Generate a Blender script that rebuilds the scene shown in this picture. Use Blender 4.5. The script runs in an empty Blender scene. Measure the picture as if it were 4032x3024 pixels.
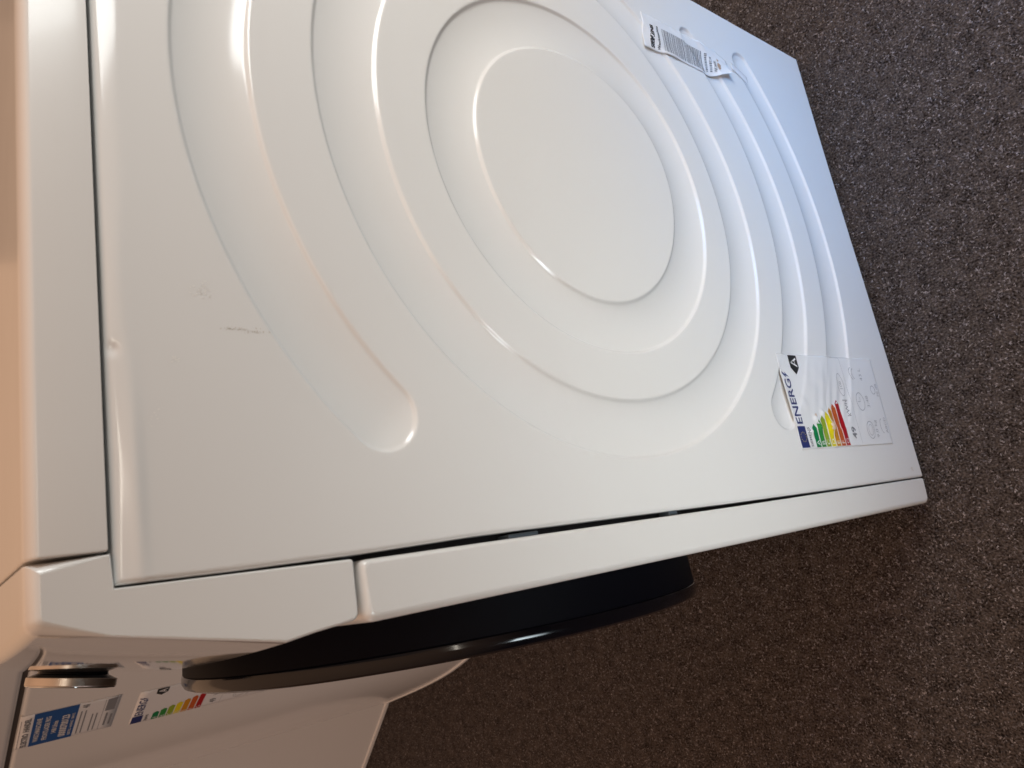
import bpy, bmesh, math, random
import numpy as np
from mathutils import Matrix, Vector
from mathutils.geometry import tessellate_polygon

random.seed(7); RNG = np.random.default_rng(7)
sc = bpy.context.scene
C = sc.collection

# ------------------------------------------------------------------ camera
cd = bpy.data.cameras.new('camera'); cam = bpy.data.objects.new('camera', cd); C.objects.link(cam)
RX = Vector((0.61008018, -0.16855576, -0.77420353))
DN = Vector((-0.28560077, -0.95820766, -0.01644007))
FW = Vector((-0.73907669, 0.23114289, -0.63272318))
CAMP = Vector((0.35155, 0.01743, 0.88032))
m = Matrix((( RX.x, -DN.x, -FW.x, CAMP.x), (RX.y, -DN.y, -FW.y, CAMP.y), (RX.z, -DN.z, -FW.z, CAMP.z), (0, 0, 0, 1)))
cam.matrix_world = m
cd.sensor_fit = 'HORIZONTAL'; cd.sensor_width = 36.0; cd.lens = 2885.93 / 4032 * 36
cd.clip_start = 0.01; cd.clip_end = 60
cd.dof.use_dof = True; cd.dof.focus_distance = 0.60; cd.dof.aperture_fstop = 14.0
sc.camera = cam
sc.view_settings.view_transform = 'Standard'; sc.view_settings.look = 'None'
sc.view_settings.exposure = 0.0; sc.view_settings.gamma = 1.0

# ------------------------------------------------------------------ light of the shop, with added fill lamps
w = bpy.data.worlds.new('World'); sc.world = w; w.use_nodes = True
wn = w.node_tree; bg = wn.nodes['Background']          # warm glow of the shop ceiling, fading towards the floor
bg.inputs[0].default_value = (0.86, 0.50, 0.31, 1)
wtc = wn.nodes.new('ShaderNodeTexCoord'); wsp = wn.nodes.new('ShaderNodeSeparateXYZ'); wmr = wn.nodes.new('ShaderNodeMapRange')
wmr.inputs[1].default_value = 0.0; wmr.inputs[2].default_value = 1.0; wmr.inputs[3].default_value = 0.015; wmr.inputs[4].default_value = 1.0
wn.links.new(wtc.outputs['Generated'], wsp.inputs[0]); wn.links.new(wsp.outputs[2], wmr.inputs[0]); wn.links.new(wmr.outputs[0], bg.inputs[1])

def lamp(name, loc, target, sx, sy, power, col, spread=math.pi):
    d = bpy.data.lights.new(name, 'AREA'); d.shape = 'RECTANGLE'; d.size = sx; d.size_y = sy
    d.energy = power; d.color = col; d.spread = spread
    o = bpy.data.objects.new(name, d); C.objects.link(o); o.location = loc
    o.rotation_euler = (Vector(target) - Vector(loc)).to_track_quat('-Z', 'Y').to_euler()
    return o
def lamp_rgb(name, loc, target, sx, sy, rgb, spread=math.pi):
    k = max(rgb); return lamp(name, loc, target, sx, sy, k, [c / k for c in rgb], spread)
AIM = (0.0, 0.25, 0.40)
lamp_rgb('window_light', (0.50, 1.00, 0.90), AIM, 0.5, 0.4, (6.9, 7.2, 7.1))             # light from behind and above
lamp_rgb('low_window_light', (0.75, 0.80, 0.35), (0, 0.42, 0.06), 0.3, 0.3, (0.055, 0.236, 0.530), math.radians(50))
lamp_rgb('rear_machines_fill', (-0.55, -1.9, 0.75), (-1.2, -0.2, 0.15), 0.9, 0.4, (2.9, 2.7, 2.8))  # added fill, brightens the machines behind and the carpet before them
lamp_rgb('low_front_fill', (1.20, -0.50, 0.55), (0, 0.08, 0.38), 0.35, 0.35, (0.37, 0.43, 0.455), math.radians(34))  # added narrow-spread fill, lifts the lower front and leaves the top corner dim
lamp_rgb('wall_glow_fill', (-3.2, 0.0, 1.6), (-0.3, 0, 0.5), 3.4, 1.8, (7.0, 4.2, 2.5))  # unseen area lamp standing in for the glow of a warm wall
lamp_rgb('wall_glow_fill', (-3.2, 2.35, 1.6), (-0.3, 2.35, 0.5), 1.3, 1.8, (0.8, 0.52, 0.34))  # dimmer neighbour added to soften the glow's edge reflected in the worktop
lamp_rgb('ceiling_tube', (3.1, 0.25, 2.55), (0, 0.1, 0.6), 1.5, 0.07, (9.0, 8.2, 7.0))

# ------------------------------------------------------------------ materials
def mat(name, col, rough=0.5, metal=0.0, coat=0.0, spec=0.5, bump=None, vary=None):
    M = bpy.data.materials.new(name); M.use_nodes = True
    nt = M.node_tree; b = nt.nodes['Principled BSDF']
    b.inputs['Base Color'].default_value = (*col, 1); b.inputs['Roughness'].default_value = rough
    b.inputs['Metallic'].default_value = metal; b.inputs['Coat Weight'].default_value = coat
    b.inputs['Coat Roughness'].default_value = 0.04
    b.inputs['Specular IOR Level'].default_value = spec
    tc = nt.nodes.new('ShaderNodeTexCoord')
    if bump:
        n = nt.nodes.new('ShaderNodeTexNoise'); n.inputs['Scale'].default_value = bump[0]; n.inputs['Detail'].default_value = 2
        nt.links.new(tc.outputs['Object'], n.inputs['Vector'])
        bp = nt.nodes.new('ShaderNodeBump'); bp.inputs['Strength'].default_value = bump[1]; bp.inputs['Distance'].default_value = bump[2]
        nt.links.new(n.outputs['Fac'], bp.inputs['Height']); nt.links.new(bp.outputs['Normal'], b.inputs['Normal'])
        nt.links.new(bp.outputs['Normal'], b.inputs['Coat Normal'])
    if vary:   # slight uneven tone and gloss
        n = nt.nodes.new('ShaderNodeTexNoise'); n.inputs['Scale'].default_value = vary[0]; n.inputs['Detail'].default_value = 4
        nt.links.new(tc.outputs['Object'], n.inputs['Vector'])
        mx = nt.nodes.new('ShaderNodeMix'); mx.data_type = 'RGBA'
        mx.inputs[6].default_value = (*[c * (1 - vary[1]) for c in col], 1); mx.inputs[7].default_value = (*[min(1, c * (1 + vary[1])) for c in col], 1)
        nt.links.new(n.outputs['Fac'], mx.inputs[0]); nt.links.new(mx.outputs[2], b.inputs['Base Color'])
        mr = nt.nodes.new('ShaderNodeMapRange'); mr.inputs[3].default_value = rough * 0.8; mr.inputs[4].default_value = rough * 1.25
        nt.links.new(n.outputs['Fac'], mr.inputs[0]); nt.links.new(mr.outputs[0], b.inputs['Roughness'])
    return M
M_enamel = mat('white_enamel', (0.80, 0.80, 0.79), 0.13, coat=0.0, bump=(900, 0.03, 0.0003), vary=(9, 0.012))
M_plastic = mat('white_plastic', (0.78, 0.775, 0.76), 0.20, coat=0.15, bump=(500, 0.04, 0.0003), vary=(11, 0.012))
M_fascia = mat('glossy_white_plastic', (0.62, 0.61, 0.60), 0.06, coat=1.0)
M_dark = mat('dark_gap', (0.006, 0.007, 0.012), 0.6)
M_satin = mat('satin_black_plastic', (0.0025, 0.0025, 0.0045), 0.50, bump=(1500, 0.15, 0.0003), spec=0.05)
M_gloss = mat('gloss_black', (0.003, 0.003, 0.005), 0.12, coat=0.1, spec=0.3)
M_steel = mat('brushed_metal', (0.58, 0.52, 0.46), 0.33, metal=1.0, bump=(300, 0.1, 0.0002))
M_chrome = mat('chrome_trim', (0.75, 0.74, 0.72), 0.10, metal=1.0)
M_paper = mat('label_paper', (0.81, 0.82, 0.83), 0.38, coat=0.15)
M_clear = mat('sticker_film', (0.80, 0.80, 0.81), 0.15, coat=0.6)
M_ink = mat('black_ink', (0.02, 0.022, 0.025), 0.5)
M_grey = mat('grey_ink', (0.22, 0.23, 0.25), 0.5)
M_lgrey = mat('light_grey_ink', (0.40, 0.41, 0.43), 0.5)
M_navy = mat('navy_ink', (0.02, 0.035, 0.16), 0.4)
M_blue = mat('blue_ink', (0.015, 0.09, 0.30), 0.4)
M_gold = mat('yellow_ink', (0.55, 0.45, 0.12), 0.5)
M_tan = mat('torn_paper', (0.72, 0.56, 0.42), 0.7, bump=(400, 0.5, 0.001))
M_rust = mat('rusty_stain', (0.45, 0.30, 0.20), 0.7)
M_foot = mat('rubber_foot', (0.02, 0.02, 0.02), 0.7)
M_clip = mat('clip_plastic', (0.07, 0.09, 0.11), 0.35)
BARC = [(0.0, 0.22, 0.07), (0.03, 0.27, 0.05), (0.30, 0.42, 0.03), (0.80, 0.68, 0.01), (0.62, 0.28, 0.01), (0.56, 0.11, 0.02), (0.42, 0.006, 0.012)]
M_bar = [mat('efficiency_ink', c, 0.4) for c in BARC]

# ------------------------------------------------------------------ helpers
def link(name, me, material, parent=None, smooth=False):
    o = bpy.data.objects.new(name, me); C.objects.link(o)
    if material is not None and not me.materials: me.materials.append(material)
    if parent is not None:
        o.parent = parent
        o.matrix_parent_inverse = Matrix.Translation(-parent.location) if parent.type == 'EMPTY' and parent.parent is None else Matrix.Identity(4)
    if smooth:
        for p in me.polygons: p.use_smooth = True
    return o
def mesh(name, verts, faces):
    me = bpy.data.meshes.new(name); me.from_pydata([tuple(v) for v in verts], [], [tuple(f) for f in faces]); me.update()
    return me
def obj(name, verts, faces, material, parent=None, smooth=False):
    return link(name, mesh(name, verts, faces), material, parent, smooth)
def thing(name, label, cat, loc, group=None):
    o = bpy.data.objects.new(name, None); C.objects.link(o); o.location = loc; o.empty_display_size = 0.05
    o['label'] = label; o['category'] = cat
    if group: o['group'] = group
    return o
def sharpen(o, deg=35):
    """smooth shading with sharp edges above an angle"""
    bm = bmesh.new(); bm.from_mesh(o.data)
    bmesh.ops.recalc_face_normals(bm, faces=bm.faces)
    for e in bm.edges:
        if len(e.link_faces) == 2 and e.calc_face_angle(0) > math.radians(deg): e.smooth = False
    for f in bm.faces: f.smooth = True
    bm.to_mesh(o.data); bm.free()
def round_poly(pts, rad, n=5):
    """polygon with every corner replaced by an arc"""
    out = []; N = len(pts)
    for i in range(N):
        p = np.array(pts[i], float); a = np.array(pts[i - 1], float); b = np.array(pts[(i + 1) % N], float); r = rad[i] if hasattr(rad, '__len__') else rad
        if r <= 0: out.append(p); continue
        da = (a - p) / np.linalg.norm(a - p); db = (b - p) / np.linalg.norm(b - p)
        ang = math.acos(max(-1, min(1, da @ db))); t = min(r / math.tan(ang / 2), 0.48 * np.linalg.norm(a - p), 0.48 * np.linalg.norm(b - p))
        for k in range(n + 1):
            s = k / n; out.append((1 - s) ** 2 * (p + da * t) + 2 * s * (1 - s) * p + s * s * (p + db * t))
    return np.array(out)
def poly_normals(P):
    """outward normals at the vertices of a closed polygon"""
    a = 0.5 * np.sum(P[:, 0] * np.roll(P[:, 1], -1) - np.roll(P[:, 0], -1) * P[:, 1])
    E = np.roll(P, -1, 0) - P; L = np.linalg.norm(E, axis=1, keepdims=True); L[L == 0] = 1; E = E / L
    N = np.c_[E[:, 1], -E[:, 0]] * (1 if a > 0 else -1)
    V = N + np.roll(N, 1, 0); V /= np.maximum(np.linalg.norm(V, axis=1, keepdims=True), 1e-6)
    return V
def prism(P, stations, rx, ri, seg=5):
    """sweep polygon P (2-D) along an axis from s0 to s1 with rounded rims; returns list of (s, ring) sections.
    rx: rim depth along the axis, ri: rim depth in the section, both per vertex arrays"""
    n = len(P); rx = np.full(n, rx) if np.isscalar(rx) else rx; ri = np.full(n, ri) if np.isscalar(ri) else ri
    V = poly_normals(P); s0, s1 = stations[0], stations[-1]; S = []
    for k in range(seg + 1):
        a = k / seg * math.pi / 2
        S.append((s0 + rx * (1 - math.cos(a)) * 1.0, P - V * (ri * (1 - math.sin(a)))[:, None]))
    for s in stations[1:-1]: S.append((np.full(n, s), P.copy()))
    for k in range(seg, -1, -1):
        a = k / seg * math.pi / 2
        S.append((s1 - rx * (1 - math.cos(a)), P - V * (ri * (1 - math.sin(a)))[:, None]))
    return S
def prism_c(pts, rad, stations, rx, ri, seg=6, narc=5):
    """like prism, but offsets the sharp polygon and rounds it afterwards, so rims never fold over"""
    pts = np.array(pts, float); n = len(pts); rad = np.array(rad, float)
    a = 0.5 * np.sum(pts[:, 0] * np.roll(pts[:, 1], -1) - np.roll(pts[:, 0], -1) * pts[:, 1]); sg = 1 if a > 0 else -1
    E = np.roll(pts, -1, 0) - pts; E /= np.linalg.norm(E, axis=1, keepdims=True)
    Nn = np.c_[E[:, 1], -E[:, 0]] * sg; Np = np.roll(Nn, 1, 0); mit = (Nn + Np) / (1 + np.sum(Nn * Np, axis=1, keepdims=True))
    rep = np.concatenate([[i] * (narc + 1 if rad[i] > 0 else 1) for i in range(n)])
    def ring(f):
        q = pts - mit * (ri * f)[:, None]; r = np.where(rad > 0, np.maximum(rad - ri * f * 0.6, 2e-4), 0); return round_poly(q, r, narc)
    s0, s1 = stations[0], stations[-1]; S = []
    for k in range(seg + 1):
        t = k / seg * math.pi / 2; S.append((s0 + rx[rep] * (1 - math.cos(t)), ring(1 - math.sin(t))))
    for s in stations[1:-1]:
        if s0 + 0.015 < s < s1 - 0.015: S.append((np.full(len(rep), s), ring(0.0)))
    for k in range(seg, -1, -1):
        t = k / seg * math.pi / 2; S.append((s1 - rx[rep] * (1 - math.cos(t)), ring(1 - math.sin(t))))
    return S
def sweep(S, place):
    n = len(S[0][1]); verts = []; faces = []
    for s, R in S:
        for i in range(n): verts.append(place(s[i], R[i][0], R[i][1]))
    for k in range(len(S) - 1):
        for i in range(n):
            j = (i + 1) % n; faces.append((k * n + i, k * n + j, (k + 1) * n + j, (k + 1) * n + i))
    for (q, R), fwd in ((S[0], True), (S[-1], False)):      # flat, separately shaded, triangulated caps
        b = len(verts)
        for i in range(n): verts.append(place(q[i], R[i][0], R[i][1]))
        for t in tessellate_polygon([[Vector((x, y, 0)) for x, y in R]]):
            t = [b + k for k in t]; faces.append(tuple(t))
    return verts, faces
def box(x0, x1, y0, y1, z0, z1):
    v = [(x, y, z) for x in (x0, x1) for y in (y0, y1) for z in (z0, z1)]
    f = [(0, 1, 3, 2), (4, 6, 7, 5), (0, 4, 5, 1), (2, 3, 7, 6), (0, 2, 6, 4), (1, 5, 7, 3)]
    return v, f
def bevel(o, w_, seg=3):
    md = o.modifiers.new('bevel', 'BEVEL'); md.width = w_; md.segments = seg; md.limit_method = 'ANGLE'
def text2d(s, size, align='LEFT', bold=0.0, sx=1.0):
    cu = bpy.data.curves.new('t', 'FONT'); cu.body = s; cu.size = size; cu.align_x = align; cu.offset = bold; cu.resolution_u = 3
    o = bpy.data.objects.new('t', cu); C.objects.link(o)
    dg = bpy.context.evaluated_depsgraph_get(); me = bpy.data.meshes.new_from_object(o.evaluated_get(dg))
    V = np.array([(v.co.x * sx, v.co.y) for v in me.vertices]).reshape(-1, 2); F = [tuple(p.vertices) for p in me.polygons]
    bpy.data.objects.remove(o); bpy.data.curves.remove(cu); bpy.data.meshes.remove(me)
    return V, F
class Print:
    """collects flat print in label coordinates, then lays it on a surface"""
    def __init__(s): s.v = []; s.f = []
    def add(s, V, F):
        b = len(s.v); s.v += [tuple(p) for p in V]; s.f += [tuple(i + b for i in f) for f in F]
    def text(s, t, x, y, size, align='LEFT', bold=0.0, sx=1.0, rot=0.0):
        V, F = text2d(t, size, align, bold, sx); c, n = math.cos(rot), math.sin(rot)
        V = np.c_[V[:, 0] * c - V[:, 1] * n + x, V[:, 0] * n + V[:, 1] * c + y]; s.add(V, F)
    def rect(s, x0, y0, x1, y1, step=0.004):
        nx = max(1, int(abs(x1 - x0) / step)); ny = max(1, int(abs(y1 - y0) / step)); V = []; F = []
        for j in range(ny + 1):
            for i in range(nx + 1): V.append((x0 + (x1 - x0) * i / nx, y0 + (y1 - y0) * j / ny))
        for j in range(ny):
            for i in range(nx): a = j * (nx + 1) + i; F.append((a, a + 1, a + nx + 2, a + nx + 1))
        s.add(V, F)
    def poly(s, P): s.add(P, [tuple(range(len(P)))])
    def ring(s, cx, cy, rx, ry, t, n=28, a0=0, a1=2 * math.pi):
        V = []; F = []
        for k in range(n + 1):
            a = a0 + (a1 - a0) * k / n
            V += [(cx + rx * math.cos(a), cy + ry * math.sin(a)), (cx + (rx - t) * math.cos(a), cy + (ry - t) * math.sin(a))]
        for k in range(n): F.append((2 * k, 2 * k + 2, 2 * k + 3, 2 * k + 1))
        s.add(V, F)
    def lay(s, name, surf, off, material, parent):
        return obj(name, [surf(x, y, off) for x, y in s.v], s.f, material, parent)

# ------------------------------------------------------------------ the floor
def make_carpet():
    M = bpy.data.materials.new('dark_felt_carpet'); M.use_nodes = True; nt = M.node_tree; b = nt.nodes['Principled BSDF']
    b.inputs['Roughness'].default_value = 0.95; b.inputs['Specular IOR Level'].default_value = 0.1
    tc = nt.nodes.new('ShaderNodeTexCoord')
    n1 = nt.nodes.new('ShaderNodeTexNoise'); n1.inputs['Scale'].default_value = 420; n1.inputs['Detail'].default_value = 3
    n2 = nt.nodes.new('ShaderNodeTexNoise'); n2.inputs['Scale'].default_value = 60; n2.inputs['Detail'].default_value = 3
    for n in (n1, n2): nt.links.new(tc.outputs['Object'], n.inputs['Vector'])
    ma = nt.nodes.new('ShaderNodeMath'); ma.operation = 'MULTIPLY_ADD'; ma.inputs[1].default_value = 0.45
    nt.links.new(n2.outputs['Fac'], ma.inputs[0]); nt.links.new(n1.outputs['Fac'], ma.inputs[2])
    cr = nt.nodes.new('ShaderNodeValToRGB'); e = cr.color_ramp.elements
    e[0].position = 0.55; e[0].color = (0.012, 0.009, 0.008, 1); e[1].position = 0.95; e[1].color = (0.12, 0.10, 0.092, 1)
    nt.links.new(ma.outputs[0], cr.inputs[0]); nt.links.new(cr.outputs[0], b.inputs['Base Color'])
    bp = nt.nodes.new('ShaderNodeBump'); bp.inputs['Strength'].default_value = 1.0; bp.inputs['Distance'].default_value = 0.003
    nt.links.new(n1.outputs['Fac'], bp.inputs['Height']); nt.links.new(bp.outputs['Normal'], b.inputs['Normal'])
    f = obj('carpet_floor', [(-4, -4, 0), (4, -4, 0), (4, 4, 0), (-4, 4, 0)], [(0, 1, 2, 3)], M); f['kind'] = 'structure'
    # felt fibres: short loose strands pressed into the sheet
    N = 420000
    x = RNG.uniform(-2.0, 0.75, N * 2); y = RNG.uniform(-0.75, 1.15, N * 2)
    keep = ~((x < -0.06) & (x > -0.56) & (y > 0.06) & (y < 0.5)); x = x[keep][:N]; y = y[keep][:N]; N = len(x)
    a = RNG.uniform(0, 2 * np.pi, N); L = RNG.uniform(0.0018, 0.0040, N); W = RNG.uniform(0.0005, 0.0011, N)
    hgt = RNG.uniform(0.0004, 0.0018, N); dx, dy = np.cos(a), np.sin(a)
    V = np.empty((N, 3, 3), np.float32)
    V[:, 0] = np.c_[x - dx * L / 2 - dy * W, y - dy * L / 2 + dx * W, np.full(N, 0.0002)]
    V[:, 1] = np.c_[x - dx * L / 2 + dy * W, y - dy * L / 2 - dx * W, np.full(N, 0.0002) + hgt * 0.3]
    V[:, 2] = np.c_[x + dx * L / 2, y + dy * L / 2, hgt]
    me = bpy.data.meshes.new('carpet_pile'); me.vertices.add(N * 3); me.vertices.foreach_set('co', V.ravel())
    me.loops.add(N * 3); me.loops.foreach_set('vertex_index', np.arange(N * 3, dtype=np.int32))
    me.polygons.add(N); me.polygons.foreach_set('loop_start', np.arange(0, N * 3, 3, dtype=np.int32)); me.polygons.foreach_set('loop_total', np.full(N, 3, np.int32))
    me.update()
    at = me.attributes.new('tone', 'FLOAT', 'FACE'); tone = RNG.random(N) ** 1.6
    at.data.foreach_set('value', tone.astype(np.float32))
    M2 = bpy.data.materials.new('carpet_fibre'); M2.use_nodes = True; nt = M2.node_tree; b = nt.nodes['Principled BSDF']
    b.inputs['Roughness'].default_value = 0.9; b.inputs['Specular IOR Level'].default_value = 0.1
    an = nt.nodes.new('ShaderNodeAttribute'); an.attribute_name = 'tone'
    tc = nt.nodes.new('ShaderNodeTexCoord')
    n2 = nt.nodes.new('ShaderNodeTexNoise'); n2.inputs['Scale'].default_value = 230; n2.inputs['Detail'].default_value = 3; n2.inputs['Roughness'].default_value = 0.6
    nt.links.new(tc.outputs['Object'], n2.inputs['Vector'])
    mr = nt.nodes.new('ShaderNodeMapRange'); mr.inputs[1].default_value = 0.34; mr.inputs[2].default_value = 0.68; mr.inputs[3].default_value = 0.0; mr.inputs[4].default_value = 0.80
    nt.links.new(n2.outputs['Fac'], mr.inputs[0])
    mu = nt.nodes.new('ShaderNodeMath'); mu.operation = 'MULTIPLY_ADD'; mu.inputs[1].default_value = 0.11
    nt.links.new(an.outputs['Fac'], mu.inputs[0]); nt.links.new(mr.outputs[0], mu.inputs[2])
    cr = nt.nodes.new('ShaderNodeValToRGB'); e = cr.color_ramp.elements
    e[0].position = 0.0; e[0].color = (0.022, 0.019, 0.0195, 1); e[1].position = 1.0; e[1].color = (0.39, 0.36, 0.365, 1)
    q = cr.color_ramp.elements.new(0.45); q.color = (0.130, 0.116, 0.118, 1)
    nt.links.new(mu.outputs[0], cr.inputs[0]); nt.links.new(cr.outputs[0], b.inputs['Base Color'])
    o = link('carpet_pile', me, M2); o['kind'] = 'stuff'; o['label'] = 'short matted dark brown and grey felt fibres of the carpet'; o['category'] = 'carpet'
make_carpet()

# ------------------------------------------------------------------ the washing machine in front
WID = 0.597; XC = -WID / 2; BOW = 0.015
wm = thing('washing_machine', 'large white washing machine with ring grooves pressed into its side and black porthole door', 'washing machine', (XC, 0.29, 0))
def bow(x): u = (x - XC) / (WID / 2); return BOW * max(0.0, 1 - u * u)

# side panel -------------------------------------------------------
GC = (0.3084, 0.464)
def edge(c, th):
    r = c[0] + c[1] * np.cos(th) + c[2] * np.sin(th)
    if len(c) > 3: r = r + c[3] * np.cos(2 * th) + c[4] * np.sin(2 * th)
    if len(c) > 5: r = r + c[5] * np.cos(3 * th) + c[6] * np.sin(3 * th)
    return r
A_O = (0.31304, 0.00036, 0.00021, 0.0001, -0.00015); A_I = (0.27391, 0.0024, -0.0039, 0.00046, 0.00034)
B_O = (0.23404, 0.00419, 0.00371, 0.0066, 0.00444, 0.00118, 0.00139); B_I = (0.1921, 0.00638, 0.00232, 0.00764, 0.00216, 0.00237, 0.00078)
C_O = (0.15227, 0.00032, -0.00057, 0.00225, 0.00015, -9e-05, 0.0); C_I = (0.10964, 0.00014, -0.0013, 0.00169, -0.00171, -0.00129, 0.00011)
D_I = (0.27722, 0.0085, 0.00758, 0.0005, 0.00083); D_O = (0.29223, -0.00288, -0.01458, -0.00184, -0.00061)
E_I = (0.33303, 0.00609, -0.01313, -0.00158, -0.00149); E_O = (0.37162, 0.00132, -0.01239, -0.00178, 0.0012)
def band(Y, Z, ci, co, span=None):
    dy, dz = Y - GC[0], Z - GC[1]; th = np.arctan2(dz, dy); r = np.hypot(dy, dz)
    ri, ro = edge(ci, th), edge(co, th); hw = (ro - ri) / 2; d = np.abs(r - (ri + ro) / 2) - hw
    if span:
        t0, t1 = (math.radians(a) for a in span)
        for t in (t0, t1):
            pi_, po_ = float(edge(ci, np.array(t))), float(edge(co, np.array(t))); rm = (pi_ + po_) / 2; h = (po_ - pi_) / 2
            ex, ez = GC[0] + rm * math.cos(t), GC[1] + rm * math.sin(t); de = np.hypot(Y - ex, Z - ez) - h
            out = (th < t0) if t == t0 else (th > t1)
            out |= np.abs(th - (t0 + t1) / 2) > (math.pi if t0 > -math.pi else 9)
            d = np.where(out, de, d); hw = np.where(out, h, hw)
    return d, hw
def groove(d, hw, depth, lip):
    t = np.clip(-d / hw, 0, 1); s = np.clip(-d / 0.0026 + 0.15, 0, 1); s = s * s * (3 - 2 * s)
    return -depth * (1 - (1 - t) ** 2) - lip * s
ZB, ZT, YB = 0.0125, 0.8133, 0.5712
def yfront(Z): return np.interp(Z, [0.0, 0.20, 0.37, 0.5, 0.626, 0.70, 0.765, 0.82], [0.0303, 0.0308, 0.0320, 0.0336, 0.0348, 0.0340, 0.0345, 0.0357])
def panel_height(Y, Z):
    H = np.zeros_like(Y)
    for ci, co, span, dep in ((B_I, B_O, None, 0.0024), (C_I, C_O, None, 0.0024), (A_I, A_O, (46.7, 133.3), 0.0033),
                              (D_I, D_O, (-134.7, -45.3), 0.0022), (E_I, E_O, (-123.6, -56.4), 0.0022)):
        d, hw = band(Y, Z, ci, co, span); H = H + groove(d, hw, dep, 0.0014)
    # top edge rolls inwards, a little unevenly
    wv = 0.011 + 0.0015 * np.sin(Y * 23 + 1.0) + 0.001 * np.sin(Y * 61)
    t = np.clip((Z - (ZT - wv)) / wv, 0, 1); H -= (0.0022 + 0.0008 * np.exp(-((Y - 0.09) / 0.05) ** 2)) * t ** 2
    H += 0.0007 * np.exp(-((Z - (ZT - 0.010)) / 0.0032) ** 2) * np.exp(-((Y - 0.075) / 0.045) ** 2)
    H -= 0.0012 * np.exp(-((Z - 0.8105) / 0.0022) ** 2 - ((Y - 0.1405) / 0.003) ** 2)
    # gentle oil-canning of the sheet
    H += 0.0007 * np.sin(Y * 9 + 0.5) * np.sin(Z * 7 + 1.2) - 0.0012 * np.exp(-((Y - 0.12) / 0.06) ** 2 - ((Z - 0.70) / 0.05) ** 2)
    return H
def flat_height(Y, Z):
    return 0.0007 * math.sin(Y * 9 + 0.5) * math.sin(Z * 7 + 1.2) - 0.0012 * math.exp(-((Y - 0.12) / 0.06) ** 2 - ((Z - 0.70) / 0.05) ** 2)
def make_panel():
    ny, nz = 540, 800
    r = 0.0025
    def rim(a, b, n):          # samples with fine rounded rims at both ends
        k = np.arange(6) / 6 * math.pi / 2
        s = np.concatenate([a + r * (1 - np.cos(k)), np.linspace(a + r, b - r, n), b - r * (1 - np.cos(k))[::-1]])
        dr = np.concatenate([r * (1 - np.sin(k)), np.zeros(n), r * (1 - np.sin(k))[::-1]])
        return s, dr
    u, du = rim(0.0, 0.54, ny); z, dz = rim(ZB, ZT, nz); u = u / 0.54
    Z, U = np.meshgrid(z, u, indexing='ij'); Y = yfront(Z) + U * (YB - yfront(Z))
    DZ, DU = np.meshgrid(dz, du, indexing='ij')
    X = panel_height(Y, Z) - np.maximum(DZ, DU)
    P = np.stack([X, Y, Z], -1); nzz, nyy = Z.shape
    # flange folded inwards round the sheet
    idx = np.arange(nzz * nyy).reshape(nzz, nyy)
    q = np.stack([idx[:-1, :-1], idx[:-1, 1:], idx[1:, 1:], idx[1:, :-1]], -1).reshape(-1, 4)
    loop = np.concatenate([idx[0, :], idx[1:, -1], idx[-1, -2::-1], idx[-2:0:-1, 0]])
    V = P.reshape(-1, 3); F = V[loop] + np.array([-0.012, 0, 0]); base = len(V); n = len(loop); k = np.arange(n)
    q2 = np.stack([loop[k], base + k, base + (k + 1) % n, loop[(k + 1) % n]], -1)
    V = np.concatenate([V, F]); Q = np.concatenate([q, q2]).astype(np.int32)
    me = bpy.data.meshes.new('side_panel'); me.vertices.add(len(V)); me.vertices.foreach_set('co', V.astype(np.float32).ravel())
    me.loops.add(Q.size); me.loops.foreach_set('vertex_index', Q.ravel()); me.polygons.add(len(Q))
    me.polygons.foreach_set('loop_start', np.arange(0, Q.size, 4, dtype=np.int32)); me.polygons.foreach_set('loop_total', np.full(len(Q), 4, np.int32))
    me.polygons.foreach_set('use_smooth', np.ones(len(Q), bool)); me.update(); me.validate()
    return link('side_panel', me, M_enamel, wm)
panel = make_panel()
# the far side and back, and the dark inside seen through the gap
v, f = box(-WID, -WID + 0.012, 0.033, YB, ZB, ZT); o = obj('side_panel', v, f, M_enamel, wm); bevel(o, 0.003)
v, f = box(-WID + 0.014, -0.013, YB - 0.012, YB - 0.001, ZB + 0.02, ZT); obj('back_panel', v, f, M_enamel, wm)
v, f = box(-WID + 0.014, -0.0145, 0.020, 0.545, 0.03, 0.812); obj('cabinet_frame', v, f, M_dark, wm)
for x in (-0.05, -WID + 0.05):
    for y in (0.06, 0.52):
        n = 20; V = [(x + 0.018 * math.cos(a * math.tau / n), y + 0.018 * math.sin(a * math.tau / n), z) for z in (0.0005, 0.031) for a in range(n)]
        F = [(i, (i + 1) % n, n + (i + 1) % n, n + i) for i in range(n)] + [tuple(range(n))[::-1], tuple(range(n, 2 * n))]
        obj('foot', V, F, M_foot, wm)

# worktop -----------------------------------------------------------
def make_worktop():
    y0, y1 = 0.0500, 0.583
    # cross-section in x-z, right rim is a wide soft edge
    R = []
    R += [(0.0, 0.8157), (0.0, 0.8398)]
    for k in range(1, 10):
        a = k / 9 * math.pi / 2; R.append((-0.0135 * (1 - math.cos(a)), 0.8398 + 0.0052 * math.sin(a)))
    for k in range(9, -1, -1):
        a = k / 9 * math.pi / 2; R.append((-WID + 0.0135 * (1 - math.cos(a)), 0.8398 + 0.0052 * math.sin(a)))
    R += [(-WID, 0.8157)]
    P = np.array(R); S = prism(P, np.linspace(y0, y1, 12), 0.0012, 0.0008)
    V, F = sweep(S, lambda s, a, b: (a, s, b)); o = obj('worktop', V, F, M_plastic, wm); sharpen(o, 40)
make_worktop()

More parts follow.
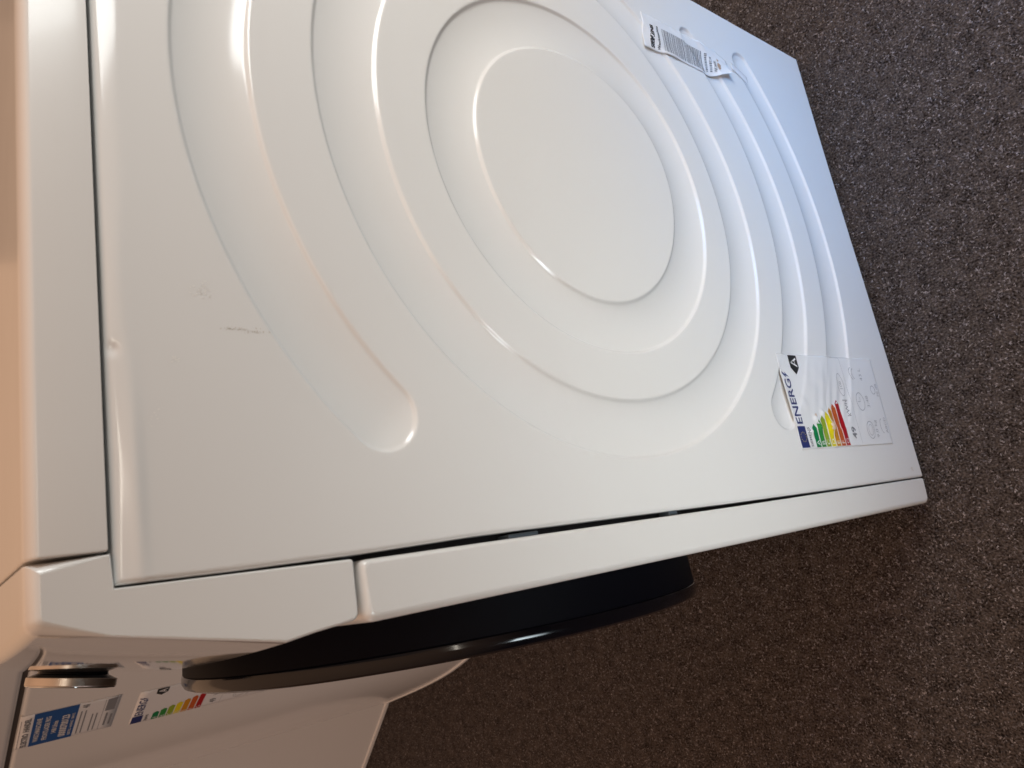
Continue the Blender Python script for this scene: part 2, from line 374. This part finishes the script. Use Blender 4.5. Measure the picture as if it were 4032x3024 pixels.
# control panel (fascia) --------------------------------------------
def make_fascia():
    pts = [(0.0488, 0.8449), (0.0220, 0.8448), (0.0157, 0.8179), (-0.0014, 0.7431), (0.0003, 0.7286), (0.0022, 0.7050), (0.0322, 0.7044), (0.0345, 0.8136), (0.0488, 0.8147)]
    n_ = len(pts); rx = np.full(n_, 0.0022); ri = np.full(n_, 0.0014)
    rx[:2] = 0.0135; ri[:2] = 0.0050; rx[2] = 0.0016; ri[2] = 0.0010; ri[3:5] = 0.0012; rx[3:5] = 0.0016; ri[-1] = 0.0009; ri[-2] = 0.0009; rx[-1] = 0.0012
    S = prism_c(pts, [0.0012, 0.006, 0.0012, 0.0035, 0.006, 0.0045, 0.0020, 0.0, 0.0], np.linspace(-WID, 0, 44), rx, ri)
    def place(s, a, b):
        k = min(1, max(0, (0.048 - a) / 0.03)); q = min(1, max(0, (0.747 - b) / 0.022)); k *= 1 - 0.9 * q * q * (3 - 2 * q); return (s, a - bow(s) * k, b)
    V, F = sweep(S, place)
    o = obj('control_panel', V, F, M_plastic, wm); sharpen(o, 30)
    # glossy tilted face gets its own gloss
    o.data.materials.append(M_fascia)
    for p in o.data.polygons:
        n = p.normal
        if n.y < -0.9 and 0.15 < n.z < 0.3: p.material_index = 1
    return o
fas = make_fascia()
# dial
def make_dial():
    a = np.array([0.0157, 0.8179]); b = np.array([-0.0014, 0.7431]); d = (b - a) / np.linalg.norm(b - a); n = np.array([d[1], -d[0]])
    c = a + d * 0.0327 - np.array([BOW, 0])
    def lathe(name, prof, material, parent, seg=72, capped=True):
        V = []; F = []
        for r, h in prof:
            for k in range(seg):
                t = k * math.tau / seg; q = c + d * (r * math.sin(t)) + n * h
                V.append((XC + r * math.cos(t), q[0], q[1]))
        for j in range(len(prof) - 1):
            for k in range(seg): l = (k + 1) % seg; F.append((j * seg + k, j * seg + l, (j + 1) * seg + l, (j + 1) * seg + k))
        F.append(tuple(range((len(prof) - 1) * seg, len(prof) * seg)))
        o = obj(name, V, F, material, parent); sharpen(o, 30); return o
    dial = lathe('dial', [(0.0288, 0.0036), (0.0292, 0.0040), (0.0292, 0.0088), (0.0286, 0.0094)], M_steel, wm)
    lathe('dial_base', [(0.0225, -0.0006), (0.0230, 0.0012), (0.0288, 0.0037)], M_gloss, dial)
    lathe('dial_rim', [(0.0288, 0.0093), (0.0289, 0.0098), (0.0278, 0.0102), (0.0270, 0.0100)], M_chrome, dial)
make_dial()

# lower front ---------------------------------------------------------
def make_front():
    pts = [(0.0312, 0.7012), (-0.0006, 0.7016), (0.0000, 0.37), (0.0016, 0.0132), (0.0292, 0.0132), (0.0292, 0.37)]
    n_ = len(pts); rx = np.full(n_, 0.0050); ri = np.full(n_, 0.0042); ri[-1] = 0.0012; ri[0] = 0.0030; ri[4] = 0.0012
    S = prism_c(pts, [0.0045, 0.0065, 0.0, 0.008, 0.0025, 0.0], np.linspace(-WID, 0, 40), rx, ri)
    def place(s, a, b):
        k = min(1, max(0, (0.029 - a) / 0.02)); return (s, a - bow(s) * k * 0.12, b)
    V, F = sweep(S, place); o = obj('front_panel', V, F, M_plastic, wm); sharpen(o, 40)
make_front()
v, f = box(-0.016, -0.0035, 0.026, 0.033, 0.576, 0.600); o = obj('clip', v, f, M_clip, wm); bevel(o, 0.001)
v, f = box(-0.016, -0.0045, 0.027, 0.033, 0.437, 0.447); o = obj('clip', v, f, M_clip, wm); bevel(o, 0.001)

# porthole door ---------------------------------------------------------
def make_door():
    seg = 128; zc = 0.460
    def lathe(name, prof, material, parent):
        V = []; F = []; m_ = len(prof)
        for r, h in prof:
            for k in range(seg):
                t = k * math.tau / seg; V.append((XC + r * math.cos(t), h, zc + r * math.sin(t)))
        for j in range(m_ - 1):
            for k in range(seg): l = (k + 1) % seg; F.append((j * seg + k, j * seg + l, (j + 1) * seg + l, (j + 1) * seg + k))
        o = obj(name, V, F, material, parent); sharpen(o, 35); return o
    d = lathe('door', [(0.2430, 0.006), (0.2436, -0.010), (0.2442, -0.022), (0.2446, -0.0292), (0.2438, -0.0300)], M_satin, wm)
    lathe('door_rim', [(0.2440, -0.0297), (0.2452, -0.0304), (0.2458, -0.0330), (0.2456, -0.0368), (0.2440, -0.0398), (0.2400, -0.0416), (0.2300, -0.0424), (0.19, -0.0440), (0.14, -0.042), (0.08, -0.030), (0.0005, -0.026)], M_gloss, d)
make_door()

# energy label ------------------------------------------------------------
LC = dict(BL=(0.0690, 0.0640), BR=(0.1648, 0.0600), TL=(0.0702, 0.2488), TR=(0.1633, 0.2512)); LW, LH = 0.096, 0.192
bumps = []
def lab_inv(y, z): return ((y - 0.0696) / 0.0941 * LW, (z - 0.0625) / 0.1875 * LH)
for (y, z, r, h) in ((0.0862, 0.2260, 0.0028, 0.0028), (0.0985, 0.2110, 0.0032, 0.0022), (0.0905, 0.2080, 0.0040, 0.0024), (0.0905, 0.1850, 0.0062, 0.0030), (0.1035, 0.196, 0.003, 0.0020), (0.127, 0.205, 0.012, 0.0007), (0.115, 0.224, 0.006, 0.0008), (0.140, 0.182, 0.009, 0.0006), (0.132, 0.120, 0.010, 0.0006), (0.09, 0.105, 0.008, 0.0007)):
    bumps.append((*lab_inv(y, z), r, h))
def label_surf(x, y, off=0.0):
    u, v = x / LW, y / LH
    Y = (1 - v) * ((1 - u) * LC['BL'][0] + u * LC['BR'][0]) + v * ((1 - u) * LC['TL'][0] + u * LC['TR'][0])
    Z = (1 - v) * ((1 - u) * LC['BL'][1] + u * LC['BR'][1]) + v * ((1 - u) * LC['TL'][1] + u * LC['TR'][1])
    h = 0.0004
    s = min(1, max(0, (u - 0.16) / 0.66)); k = max(0, (v - 0.86) / 0.14)     # lifted top edge
    L = math.sin(math.pi * s) ** 1.3
    h += 0.0012 * L * k ** 1.6
    for bx, by, r, a in bumps: h += a * math.exp(-((x - bx) ** 2 + (y - by) ** 2) / r ** 2)
    h += 0.00012 * math.sin(x * 160 + y * 70) * math.sin(y * 60)
    h += 0.00012 * math.exp(-((x - 0.062 - 0.25 * (y - 0.1)) / 0.0035) ** 2) * math.sin(min(1, max(0, y / LH)) * math.pi)
    h += 0.00035 * math.sin((x * 0.5 + y) * 420) * math.exp(-((x - 0.05) / 0.03) ** 2 - ((y - 0.10) / 0.045) ** 2)
    return (h + off + 0.72 * flat_height(Y, Z) + 0.28 * float(panel_height(np.array([[Y]]), np.array([[Z]]))[0, 0]), Y, Z)
def sheet(name, surf, W, H_, nx, ny, material, parent, thick=0.00015):
    V = []; F = []
    for lay_ in (0, 1):
        for j in range(ny + 1):
            for i in range(nx + 1): V.append(surf(W * i / nx, H_ * j / ny, -thick * lay_))
    B = (nx + 1) * (ny + 1); ix = lambda i, j: j * (nx + 1) + i
    for j in range(ny):
        for i in range(nx):
            F.append((ix(i, j), ix(i + 1, j), ix(i + 1, j + 1), ix(i, j + 1))); F.append((B + ix(i, j), B + ix(i, j + 1), B + ix(i + 1, j + 1), B + ix(i + 1, j)))
    rim = [ix(i, 0) for i in range(nx)] + [ix(nx, j) for j in range(ny)] + [ix(i, ny) for i in range(nx, 0, -1)] + [ix(0, j) for j in range(ny, 0, -1)]
    for a, b in zip(rim, rim[1:] + rim[:1]): F.append((a, B + a, B + b, b))
    return obj(name, V, F, material, parent, smooth=True)
EL = sheet('energy_label', label_surf, LW, LH, 72, 144, M_paper, wm)
EL['label'] = 'white energy rating label with torn coloured bars and a lifted top edge'
def energy_print(surf, parent, off, mini=False):
    p = Print(); p.rect(0.0015, 0.1765, 0.0225, 0.1905); p.lay('flag', surf, off, M_navy, parent)
    if not mini:
        p = Print()
        for k in range(12):
            a = k * math.tau / 12; cx, cy = 0.012 + 0.0046 * math.cos(a), 0.1835 + 0.0046 * math.sin(a)
            p.poly([(cx + (0.0009 if i % 2 == 0 else 0.0004) * math.sin(i * math.pi / 5), cy + (0.0009 if i % 2 == 0 else 0.0004) * math.cos(i * math.pi / 5)) for i in range(10)])
        p.lay('flag_stars', surf, off * 1.6, M_gold, parent)
    p = Print(); p.text('ENERG', 0.0240, 0.1785, 0.0148, bold=0.00022, sx=1.02); p.poly([(0.0755, 0.1895), (0.0715, 0.1840), (0.0738, 0.1843), (0.0722, 0.1785), (0.0770, 0.1850), (0.0745, 0.1848), (0.0780, 0.1895)])
    p.lay('title_lettering', surf, off, M_navy, parent)
    for k in range(7):
        L = 0.0232 + 0.0041 * k; y0 = 0.1555 - 0.0098 * k; x0 = 0.0012; h = 0.0082; p = Print()
        p.rect(x0, y0, x0 + L - h / 2, y0 + h, 0.002); p.poly([(x0 + L - h / 2, y0), (x0 + L, y0 + h / 2), (x0 + L - h / 2, y0 + h)])
        b = p.lay('efficiency_bar', surf, off, M_bar[k], parent)
    p = Print()
    for k in range(7): p.text('ABCDEFG'[k], 0.0030, 0.1566 - 0.0098 * k, 0.0082)
    p.lay('bar_lettering', surf, off * 1.6, M_paper, parent)
    x0, y0 = 0.0750, 0.1555
    p = Print(); p.poly([(0.0950, y0), (0.0950, y0 + 0.0150), (x0 + 0.0070, y0 + 0.0150), (x0, y0 + 0.0075), (x0 + 0.0070, y0)]); p.lay('class_arrow', surf, off, M_ink, parent)
    p = Print(); p.text('A', x0 + 0.0078, y0 + 0.0025, 0.0140, bold=0.0002); p.lay('class_letter', surf, off * 1.6, M_paper, parent)
    p = Print(); p.text('SIEMENS', 0.0020, 0.1695, 0.0052, bold=0.00012); p.lay('brand_lettering', surf, off, M_grey, parent)
    p = Print(); p.text('kWh', 0.0310, 0.0790, 0.0085); p.text('49', 0.0080, 0.0775, 0.0125, bold=0.0003)
    p.lay('consumption_lettering', surf, off, M_grey, parent)
    p = Print(); p.rect(0.0480, 0.0770, 0.0492, 0.0870); p.ring(0.0655, 0.0815, 0.0125, 0.0062, 0.0007); p.text('100', 0.0595, 0.0793, 0.0065)
    p.rect(0.0020, 0.0700, 0.0940, 0.0704); p.rect(0.0950, 0.0704, 0.0954, 0.0900)
    p.ring(0.0160, 0.0440, 0.0095, 0.0085, 0.0008); p.ring(0.0160, 0.0440, 0.0060, 0.0052, 0.0006); p.text('9,0 kg', 0.0075, 0.0270, 0.0080)
    p.ring(0.0470, 0.0500, 0.0100, 0.0090, 0.0008); p.rect(0.0467, 0.0500, 0.0473, 0.0560); p.rect(0.0470, 0.0497, 0.0520, 0.0503); p.text('3:48', 0.0400, 0.0310, 0.0080)
    p.ring(0.0780, 0.0510, 0.0075, 0.0065, 0.0008, a0=0.3, a1=2.8); p.ring(0.0780, 0.0480, 0.0060, 0.0050, 0.0008, a0=0.1, a1=3.0); p.text('43 L', 0.0700, 0.0320, 0.0080)
    p.ring(0.0200, 0.0140, 0.0080, 0.0050, 0.0008, a0=0, a1=math.pi); p.text('ABCD', 0.0120, 0.0040, 0.0065)
    p.ring(0.0600, 0.0140, 0.0050, 0.0050, 0.0008); p.text('70 dB', 0.0520, 0.0030, 0.0065)
    p.lay('pictograms', surf, off, M_lgrey, parent)
energy_print(label_surf, EL, 0.00022)
p = Print(); cx, cy = lab_inv(0.0905, 0.1850)
rim = [(r * math.cos(a), r * 0.8 * math.sin(a)) for a, r in ((k * math.tau / 18, 0.0050 + 0.0013 * math.sin(k * 2.3)) for k in range(18))]
V = [(cx, cy)] + [(cx + a * f, cy + b * f) for f in (0.33, 0.66, 1.0) for a, b in rim]; F = [(0, 1 + k, 1 + (k + 1) % 18) for k in range(18)]
for j in range(2): F += [(1 + j * 18 + k, 1 + j * 18 + (k + 1) % 18, 19 + j * 18 + (k + 1) % 18, 19 + j * 18 + k) for k in range(18)]
p.add(V, F); p.lay('torn_patch', label_surf, 0.0006, M_tan, EL)
p = Print(); cx, cy = lab_inv(0.1005, 0.2095); p.poly([(cx, cy), (cx + 0.004, cy - 0.001), (cx + 0.0015, cy + 0.003)]); p.lay('torn_patch', label_surf, 0.0005, M_tan, EL)

# barcode sticker -----------------------------------------------------------
BW, BH = 0.040, 0.140
def bar_surf(x, y, off=0.0):
    u, v = x / BW, y / BH
    q_ = 0.0150 * max(0.0, 1 - v / 0.33) ** 1.4; x = q_ + x * (BW - q_ - 0.006 * max(0.0, 1 - v / 0.15)) / BW
    Y = 0.4745 + x - 0.0035 * (1 - v) ** 2; Z = 0.1955 + y - 0.10 * x + 0.001
    k = max(0, 1 - v / 0.28) * max(0, 1 - u / 0.75); h = 0.0005 + 0.0065 * k ** 1.5
    h += 0.0016 * math.exp(-((u - 1.0) / 0.25) ** 2 - ((v - 0.40) / 0.13) ** 2) + 0.0012 * math.exp(-((u) / 0.2) ** 2 - ((v - 0.72) / 0.08) ** 2)
    h += 0.3 * flat_height(Y, Z) + 0.7 * float(panel_height(np.array([[Y]]), np.array([[Z]]))[0, 0]) + 0.0003 * math.sin(x * 300) * math.sin(y * 150) + 0.0009 * math.exp(-((u + 0.1) / 0.2) ** 2 - ((v - 1.0) / 0.08) ** 2)
    return (h + off, Y, Z)
BS = sheet('barcode_label', bar_surf, BW, BH, 24, 80, M_paper, wm)
BS['label'] = 'creased white barcode sticker peeling at its lower corner'
p = Print(); p.text('SIEMENS', 0.0025, 0.1245, 0.0068, bold=0.00035, sx=1.02); p.lay('brand_lettering', bar_surf, 0.0002, M_ink, BS)
p = Print(); p.text('Waschmaschine', 0.0025, 0.1165, 0.0050, bold=0.0001, sx=0.85)
p.lay('lettering', bar_surf, 0.0002, M_ink, BS)
p = Print(); y = 0.1110; rr = random.Random(4)
while y > 0.0440:
    t = rr.choice((0.0006, 0.0006, 0.0012, 0.0018)); p.rect(0.0030, y - t, 0.0300, y, 0.005); y -= t + rr.choice((0.0007, 0.0007, 0.0013))
p.lay('barcode', bar_surf, 0.0002, M_grey, BS)
p = Print()
for r_, yy in enumerate((0.0360, 0.0290, 0.0225)):
    x = 0.0060
    while x < 0.0290 - 0.004 * r_:
        wd = rr.uniform(0.0008, 0.0020); p.rect(x, yy, x + wd, yy + 0.0034); x += wd + 0.0008
p.lay('small_print', bar_surf, 0.0002, M_grey, BS)
p = Print(); p.poly([(0.010, 0.016), (0.018, 0.0145), (0.021, 0.019), (0.015, 0.021), (0.009, 0.0195)]); p.poly([(0.022, 0.018), (0.026, 0.016), (0.027, 0.020)]); p.lay('rust_stain', bar_surf, 0.0003, M_rust, BS)
# loose film tail below the sticker
def tail_surf(x, y, off=0.0):
    return (0.0004 + 0.0003 * math.exp(-((x - 0.006) / 0.004) ** 2) * (0.5 + 0.5 * math.sin(y * 140)) + off, 0.498 + x * 1.0 - 0.42 * (0.036 - y) + 0.004, 0.158 + y)
sheet('sticker_film', tail_surf, 0.009, 0.026, 12, 20, M_clear, wm)

# scuffs and dust on the side panel ------------------------------------------
def on_panel(Y, Z, off=0.0001):
    h = float(panel_height(np.array([[Y]]), np.array([[Z]]))[0, 0]); return (h + off, Y, Z)
def specks(name, cy, cz, sy, sz, n, size, material, seed, slant=0.0):
    r = random.Random(seed); V = []; F = []
    for _ in range(n):
        t = r.gauss(0, 1); y = cy + sy * t; z = cz + sz * r.gauss(0, 1) + slant * t; s = size * r.uniform(0.4, 1.3); a = r.uniform(0, 3.1); b = len(V)
        for k in range(5):
            q = a + k * math.tau / 5; V.append(on_panel(y + s * math.cos(q) * 1.0, z + s * math.sin(q) * 1.6))
        F.append((b, b + 1, b + 2, b + 3, b + 4))
    o = obj(name, V, F, material, wm); o['kind'] = 'stuff'
M_scuff = mat('brown_scuff', (0.58, 0.54, 0.48), 0.7); M_dust = mat('pale_dust', (0.88, 0.87, 0.84), 0.6)
specks('scuff_mark', 0.1535, 0.7535, 0.0006, 0.0050, 46, 0.00022, M_scuff, 3)
specks('scuff_mark', 0.1525, 0.7430, 0.0004, 0.0040, 24, 0.00022, M_scuff, 4)
specks('dust_patch', 0.1725, 0.7690, 0.0022, 0.0026, 70, 0.00028, M_dust, 5)
specks('dust_patch', 0.1360, 0.7840, 0.0009, 0.0010, 16, 0.00028, M_dust, 6)
specks('scuff_mark', 0.0400, 0.0350, 0.0012, 0.0012, 14, 0.0007, M_scuff, 8)
specks('dust_patch', 0.108, 0.795, 0.003, 0.002, 10, 0.00028, M_dust, 9, -0.002)

# ------------------------------------------------------------------ second machine, bowed front turned 28 degrees
P2 = [(-0.640, 0.007), (-0.704, -0.027), (-0.800, -0.078), (-0.896, -0.129), (-0.933, -0.149), (-1.005, -0.177), (-1.080, -0.199), (-1.170, -0.221), (-1.285, -0.246), (-1.330, -0.256)]
def resample(P, n):
    P = np.array(P); s = np.r_[0, np.cumsum(np.hypot(*np.diff(P, axis=0).T))]; t = np.linspace(0, s[-1], n)
    Q = np.c_[np.interp(t, s, P[:, 0]), np.interp(t, s, P[:, 1])]
    for _ in range(3): Q[1:-1] = 0.25 * Q[:-2] + 0.5 * Q[1:-1] + 0.25 * Q[2:]
    return Q
w2 = thing('washing_machine', 'white washing machine with a bowed front and a blue sticker, beyond the black door', 'washing machine', (-1.0, 0.1, 0))
F2 = resample(P2, 40); hd = math.radians(16); back = np.array([-math.sin(hd), math.cos(hd)]) * 0.56
def outline(F, bk, inset=0.0):
    return np.concatenate([F, [F[-1] + bk, F[0] + bk * 0.98]])
def upright(name, O, z0, z1, r, material, parent, tilt=0.0):
    V, F = sweep(prism(O, [z0, z1], r, r * 0.9, 5), lambda s, a, b: (a, b, s)); o = obj(name, V, F, material, parent); sharpen(o, 30); return o
O2 = outline(F2, back)
upright('front_casing', O2, 0.004, 0.7745, 0.006, M_plastic, w2)
upright('worktop', O2 + poly_normals(O2) * 0.0015, 0.7795, 0.848, 0.008, M_plastic, w2)
upright('seam', O2 - poly_normals(O2) * 0.005, 0.770, 0.785, 0.001, mat('brown_gap', (0.05, 0.035, 0.025), 0.7), w2)
# rim along the bottom of the front
upright('plinth_rim', O2 + poly_normals(O2) * 0.0022, 0.0035, 0.014, 0.0025, M_plastic, w2)
for (x, y) in ((-0.72, 0.05), (-1.2, -0.12), (-0.85, 0.45), (-1.3, 0.30)):
    v, f = box(x - 0.02, x + 0.02, y - 0.02, y + 0.02, 0.0005, 0.01); obj('foot', v, f, M_foot, w2)
H28 = math.radians(28); c28, s28 = math.cos(H28), math.sin(H28); O28 = np.array([-0.933, -0.149])
def surf2(x, y, off=0.0):
    # u measured along the front from the reference point, z = height
    q = O28 + np.array([c28, s28]) * x; nrm = np.array([s28, -c28])
    # distance from that straight line to the real bowed front
    px, py = F2[:, 0], F2[:, 1]; t = (F2 - O28) @ np.array([c28, s28]); d = (F2 - O28) @ nrm
    k = np.argsort(t); dd = np.interp(x, t[k], d[k]); q = q + nrm * (dd + 0.0004 + off)
    return (q[0], q[1], y)
def s2(x0, z0): return lambda x, y, off=0.0: surf2(x0 + x, z0 + y, off)
st = sheet('info_sticker', s2(0.0905, 0.664), 0.093, 0.110, 12, 8, M_paper, w2); st['label'] = 'white information sticker with a blue block of text'
p = Print(); p.rect(0.001, 0.0475, 0.0925, 0.0950); p.lay('blue_block', s2(0.0905, 0.664), 0.0003, M_blue, st)
p = Print(); p.text('WASCHMASCHINE', 0.012, 0.0860, 0.0078, bold=0.0002, sx=1.0); p.text('FRONTLADER 9KG', 0.012, 0.0765, 0.0078, bold=0.0002, sx=1.0); p.text('1400 U/min', 0.025, 0.0675, 0.0075, bold=0.0002)
p.text('00000700123', 0.010, 0.0560, 0.0110, bold=0.0004, sx=1.02); p.text('ELEKTRO - HAUSHALT - SERVICE', 0.010, 0.0502, 0.0042, bold=0.0001)
p.lay('sticker_lettering', s2(0.0905, 0.664), 0.0006, M_clear, st)
p = Print(); p.text('ELEKTRO  HANDEL', 0.003, 0.0980, 0.0088, bold=0.0004, sx=1.05); p.rect(0.002, 0.1075, 0.080, 0.1080); p.lay('header_lettering', s2(0.0905, 0.664), 0.0003, M_grey, st)
p = Print(); p.text('41', 0.078, 0.036, 0.010, bold=0.0005); p.lay('number', s2(0.0905, 0.664), 0.0003, M_grey, st)
p = Print()
for j, (yy, x1) in enumerate(((0.042, 0.07), (0.037, 0.07), (0.028, 0.055), (0.023, 0.055))): p.rect(0.006, yy, x1, yy + 0.0015)
p.rect(0.002, 0.0170, 0.088, 0.0175); p.rect(0.055, 0.004, 0.088, 0.0150); p.rect(0.012, 0.010, 0.048, 0.0125); p.rect(0.012, 0.004, 0.042, 0.0065)
p.lay('sticker_print', s2(0.0905, 0.664), 0.0003, M_grey, st)
e2 = s2(0.0800, 0.449); el2 = sheet('energy_label', e2, LW, LH, 12, 16, M_paper, w2)
energy_print(e2, el2, 0.0003, mini=True)

# ------------------------------------------------------------------ third machine, tapering side foot in front of the second
w3 = thing('dryer', 'plain white appliance at the lower left corner, standing in front of the bowed machine', 'dryer', (-1.5, -0.3, 0))
H44 = math.radians(44); O44 = np.array([-1.311, -0.251]); d44 = np.array([math.cos(H44), math.sin(H44)]); n44 = np.array([math.sin(H44), -math.cos(H44)])
prof = [(0.000, 0.003), (0.006, 0.006), (0.030, 0.062), (0.047, 0.113), (0.060, 0.155), (0.067, 0.185), (0.075, 0.225), (0.079, 0.256), (0.081, 0.31), (0.077, 0.36), (0.073, 0.433), (0.071, 0.524), (0.072, 0.648), (0.072, 0.845)]
Q = np.array(prof + [(-0.52, 0.845), (-0.52, 0.003)])
def place3(s, a, b):
    q = O44 + d44 * a - n44 * s; return (q[0], q[1], b)
V, F = sweep(prism(Q, np.linspace(0, 0.05, 4), 0.008, 0.008, 6), place3); o = obj('front_panel', V, F, M_plastic, w3); sharpen(o, 30)
Q2 = np.array([(-0.03, 0.01), (-0.03, 0.84), (-0.50, 0.84), (-0.50, 0.01)])
V, F = sweep(prism(Q2, [0.052, 0.10], 0.003, 0.003, 2), place3); o = obj('body', V, F, M_plastic, w3); sharpen(o, 30)
# a thin light bead along its bottom edge
Q3 = np.array([(0.001, 0.0022), (0.001, 0.011), (-0.519, 0.011), (-0.519, 0.0022)])
V, F = sweep(prism(Q3, [-0.003, 0.003], 0.0012, 0.0012, 3), place3); o = obj('plinth_rim', V, F, M_plastic, w3); sharpen(o, 30)
